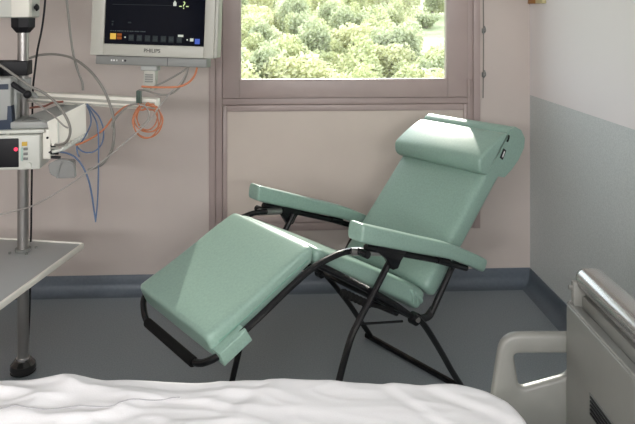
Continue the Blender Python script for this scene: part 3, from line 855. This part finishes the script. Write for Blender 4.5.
cable('grey_cable', 'straight grey cable slanting from the monitor neck to right corner', 'gcable',
      [(150, 88.5, 2.555), (160, 84, 2.57), (174, 76.5, 2.575), (184, 70.5, 2.58), (190, 66, 2.585)], .0038)
cable('orange_cable', 'orange cable running from the neck along below the monitor edge', 'ocable',
      [(141.5, 86.5, 2.55), (152, 87.2, 2.55), (166, 87.3, 2.55), (178, 86.8, 2.55), (187, 83.5, 2.555), (193, 78, 2.56), (196, 72, 2.565), (197, 66, 2.575)], .0042)
# coil of orange cable under the clip
def coil():
    pts = []
    specs = [(147.5, 120, 15, 19, .0), (149, 117, 12, 16, .6), (146, 122, 12.5, 17.5, 1.1), (148.5, 119, 14.5, 14.0, .3), (147, 115, 10.5, 16, .9)]
    for i, (cx_, cy_, rx, ry, ph) in enumerate(specs):
        for q in range(16):
            a = -PI / 2 + 2 * PI * (q / 16)
            f = i / 5 + q / 80
            pts.append(at(cx_ + rx * math.cos(a) * (1 - .15 * max(0, -math.sin(a))), cy_ + ry * math.sin(a) * .93 + (3 if math.sin(a) < -.8 else 0), 2.595 - .012 * math.sin(i * 1.7 + q * .4)))
    return pts
P = coil(); o0 = at(147, 136, 2.59)
o = link('orange_cable', tb([p - o0 for p in P], .0028, 7, 3), 'ocable'); o.location = o0
tag(o, 'coiled orange cable hanging in loops from the arm end', 'cable')
cable('grey_cable', 'short pale grey loop hanging inside the orange coil', 'lcable', [(139, 104, 2.575), (146, 107, 2.57), (149, 114, 2.57), (147, 121, 2.575), (141, 126, 2.58), (138, 127.5, 2.585)], .0035)
cable('grey_cable', 'grey cable drooping from the clip down to the arched grey cable', 'gcable', [(138, 104, 2.58), (131, 105, 2.575), (122, 111, 2.57), (114, 121, 2.565), (111.5, 128, 2.56)], .0042)
# blue sensor leads
cable('blue_cable', 'blue lead looping from the tray corner back to the clip strip', 'blue',
      [(87, 104, 2.72), (92, 109, 2.66), (99, 117, 2.62), (103.5, 130, 2.61), (102, 143, 2.61), (95, 151, 2.61), (86, 152.5, 2.61), (79, 149, 2.62), (77, 145.5, 2.65)], .003)
cable('blue_cable', 'blue lead dropping straight down from the tray corner', 'blue',
      [(87, 105, 2.715), (92, 113, 2.65), (97, 124, 2.60), (98.5, 140, 2.59), (98.5, 165, 2.59), (98, 190, 2.59), (97, 208, 2.59), (95.5, 222, 2.59)], .003)
cable('blue_cable', 'light blue lead arching from the module plug and hanging down', 'blue',
      [(60, 152, 2.66), (68, 153.5, 2.63), (76, 158, 2.60), (83, 167, 2.595), (88.5, 180, 2.59), (92, 196, 2.59), (94, 210, 2.59), (95.5, 220, 2.585)], .0036)
cable('blue_cable', 'short blue lead hanging from tray corner towards the teeth', 'blue',
      [(87, 106, 2.71), (90, 113, 2.66), (91, 122, 2.63), (88, 131, 2.63), (82, 141, 2.64), (77, 146, 2.65), (77.5, 153, 2.64), (79.5, 157, 2.64)], .003)

# ------------------------------------------------------------------ outside: meadow slope with trees
def hill_z(x, y):
    t = max(0, y - 20)
    return -13 + .105 * t + .0011 * t * t * .35 + 1.2 * noise.noise(Vector((x * .03, y * .03, 0)))
b = bmesh.new(); N1, N2 = 40, 50; V = []
for j in range(N2 + 1):
    y = 12 + 330 * (j / N2) ** 1.4
    V.append([b.verts.new((-120 + 300 * i / N1, y, hill_z(-120 + 300 * i / N1, y))) for i in range(N1 + 1)])
for j in range(N2):
    for i in range(N1): b.faces.new((V[j][i], V[j][i + 1], V[j + 1][i + 1], V[j + 1][i]))
hl = struct(link('hillside', b, 'grass', angle=3.1))

def crown_mesh(seed, n, rx, rz, sz):
    rnd = random.Random(seed); bm = bmesh.new()
    lobes = [(Vector((rnd.uniform(-.55, .55) * rx, rnd.uniform(-.55, .55) * rx, rz * rnd.uniform(.55, 1.55))), rnd.uniform(.35, .62)) for _ in range(11)]
    for _ in range(n):
        c, s = rnd.choice(lobes)
        v = Vector((rnd.gauss(0, 1), rnd.gauss(0, 1), rnd.gauss(0, 1))).normalized() * (rnd.random() ** .3)
        p = c + Vector((v.x * rx * s, v.y * rx * s, v.z * rz * s))
        a = Vector((rnd.gauss(0, 1), rnd.gauss(0, 1), rnd.gauss(0, 1))).normalized(); q = a.orthogonal().normalized(); w = a.cross(q)
        L_, W_ = sz * rnd.uniform(.6, 1.3), sz * rnd.uniform(.35, .7)
        vs = [bm.verts.new(p + q * L_), bm.verts.new(p + w * W_), bm.verts.new(p - q * L_), bm.verts.new(p - w * W_)]
        bm.faces.new(vs)
    return bm
protos = {}
def tree(kind, x, y, s, label, group, rz):
    leafm, rx, rz_, n, sz = {'round': ('leafB', 2.4, 2.2, 3600, .20), 'green': ('leafA', 2.3, 2.6, 3800, .20), 'grey': ('leafC', 1.7, 2.9, 3000, .20), 'bush': ('leafC', 1.5, 1.0, 1500, .17)}[kind]
    z = hill_z(x, y) - .15
    r = empty('tree' if kind != 'bush' else 'bush', (x, y, z), rz); r.scale = (s, s, s)
    tag(r, label, 'tree' if kind != 'bush' else 'bush', group)
    if kind not in protos:
        c = link('crown', crown_mesh(hash(kind) % 1 + len(protos) * 17 + 5, n, rx, rz_, sz), leafm, r, smooth=False)
        t = link('trunk', tb([(0, 0, 0), (.1, .05, rz_ * .7), (0, 0, rz_ * 1.3)], [.22, .16, .07], 8), 'bark', r)
        protos[kind] = (c, t)
    else:
        for o_ in protos[kind]:
            c = o_.copy(); COL.objects.link(c); c.parent = r
    return r
rt = random.Random(11)
def pos(px, py, kind_dist):
    p = at(px, py, kind_dist); return p.x, p.y
n_t = 0
ROWS = [(55, 8, 'front'), (60, 9, 'front'), (66, 10, 'mid'), (73, 11, 'mid'), (81, 11, 'mid'), (90, 12, 'far'), (101, 13, 'far'), (114, 14, 'far')]
LAB = {'round': 'pale yellow leafy tree on the sunlit slope outside the window', 'green': 'light green leafy tree on the sunlit slope outside the window',
       'grey': 'darker grey green tree on the sunlit slope outside the window'}
for (dist, cnt, nm) in ROWS:
    for i in range(cnt + 4):
        px = 150 + (395 / (cnt + 4)) * (i + .5) + rt.uniform(-9, 9)
        if 413 < px < 458 and 70 < dist < 112: continue
        kd = rt.choice(['round', 'green', 'green', 'grey'])
        x, y = pos(px, 40, dist + rt.uniform(-4, 4))
        tree(kd, x, y, rt.uniform(.85, 1.35), LAB[kd], kd + ' trees on the slope', rt.uniform(0, 6))
x, y = pos(275, 70, 52); tree('round', x, y, .75, 'rounded pale yellow tree nearest the lower left corner of the window', None, 1.0)
x, y = pos(426, 25, 105); tree('bush', x, y, 1.5, 'dark bush standing alone on the pale meadow at right of the view', None, .4)

# ------------------------------------------------------------------ fill lamps added out of view to brighten the room
def fill_lamp(x, y, pw, lab, sx=1.15, sy=.30):  # made-up ceiling fixture, gives fill light from above
    e = empty('added_ceiling_light', (x, y, ZC)); tag(e, lab, 'added fill light')
    b = bx(-sx / 2 - .03, sx / 2 + .03, -sy / 2 - .03, sy / 2 + .03, -.05, 0, bev=.006); link('housing', b, 'white', e, angle=.5)
    link('diffuser', bx(-sx / 2, sx / 2, -sy / 2, sy / 2, -.056, -.05), emat('ceiling_fill_diffuser', (1, .97, .93), 3), e, smooth=False)
    ld = bpy.data.lights.new('ceiling_fill', 'AREA'); ld.shape = 'RECTANGLE'; ld.size = sx; ld.size_y = sy; ld.energy = pw; ld.color = (.985, .99, 1)
    lo = bpy.data.objects.new('fill_lamp', ld); COL.objects.link(lo); lo.parent = e; lo.location = (0, 0, -.06)
fill_lamp(-.5, -1.0, 45, 'white rectangular fill light added unseen on the ceiling behind the camera')
def wall_fill(x, pw, lab):  # made-up fixture on the front wall, throws fill light onto upright surfaces
    e = empty('added_wall_light', (x, YF, 1.95)); tag(e, lab, 'wall light')
    link('housing', bx(-.65, .65, 0, .07, -.16, .16, bev=.008), 'white', e, angle=.5)
    link('diffuser', bx(-.62, .62, .07, .076, -.13, .13), emat('wall_fill_diffuser', (1, .97, .93), 3), e, smooth=False)
    ld = bpy.data.lights.new('wall_fill', 'AREA'); ld.shape = 'RECTANGLE'; ld.size = 1.24; ld.size_y = .26; ld.energy = pw; ld.color = (.985, .99, 1)
    lo = bpy.data.objects.new('fill_lamp', ld); COL.objects.link(lo); lo.parent = e; lo.location = (0, .08, 0); lo.rotation_euler = (PI / 2, 0, 0)
wall_fill(-1.5, 48, 'long white added fill light unseen behind the camera towards the left')
wall_fill(.5, 48, 'long white added fill light unseen behind the camera towards the right')

# ------------------------------------------------------------------ sun and sky
sd = bpy.data.lights.new('sun', 'SUN'); sd.energy = 6.5; sd.angle = .009; sd.color = (1, .95, .86)
so = bpy.data.objects.new('sun', sd); COL.objects.link(so)
sdir = Vector((-.09, -1, -.56)).normalized(); so.rotation_euler = sdir.to_track_quat('-Z', 'Y').to_euler(); so.location = (1, 8, 6)
w = bpy.data.worlds.new('sky'); bpy.context.scene.world = w; w.use_nodes = True
bg = w.node_tree.nodes['Background']; bg.inputs['Color'].default_value = (.80, .90, 1.0, 1); bg.inputs['Strength'].default_value = 4.6
pd = bpy.data.lights.new('window_portal', 'AREA'); pd.shape = 'RECTANGLE'; pd.size = PX1 - PX0; pd.size_y = .99; pd.cycles.is_portal = True
po = bpy.data.objects.new('window_portal', pd); COL.objects.link(po); po.location = ((PX0 + PX1) / 2, D + .08, 1.69); po.rotation_euler = (-PI / 2, 0, 0)

# ------------------------------------------------------------------ camera and colour
cd = bpy.data.cameras.new('camera'); cam = bpy.data.objects.new('camera', cd); COL.objects.link(cam)
cam.location = (0, 0, H); cam.rotation_euler = (PI / 2, 0, -TH)
cd.sensor_width = 36; cd.sensor_fit = 'HORIZONTAL'; cd.lens = F / 635 * 36
cd.shift_x = (317.5 - CX) / 635; cd.shift_y = -(212 - HOR) / 635
cd.clip_start = .05; cd.clip_end = 1000
S = bpy.context.scene; S.camera = cam
S.view_settings.view_transform = 'Standard'; S.view_settings.look = 'None'; S.view_settings.exposure = 0.0; S.view_settings.gamma = 1
S.view_settings.use_curve_mapping = False
S.cycles.max_bounces = 10; S.cycles.diffuse_bounces = 5; S.cycles.transparent_max_bounces = 12
S.cycles.use_denoising = True
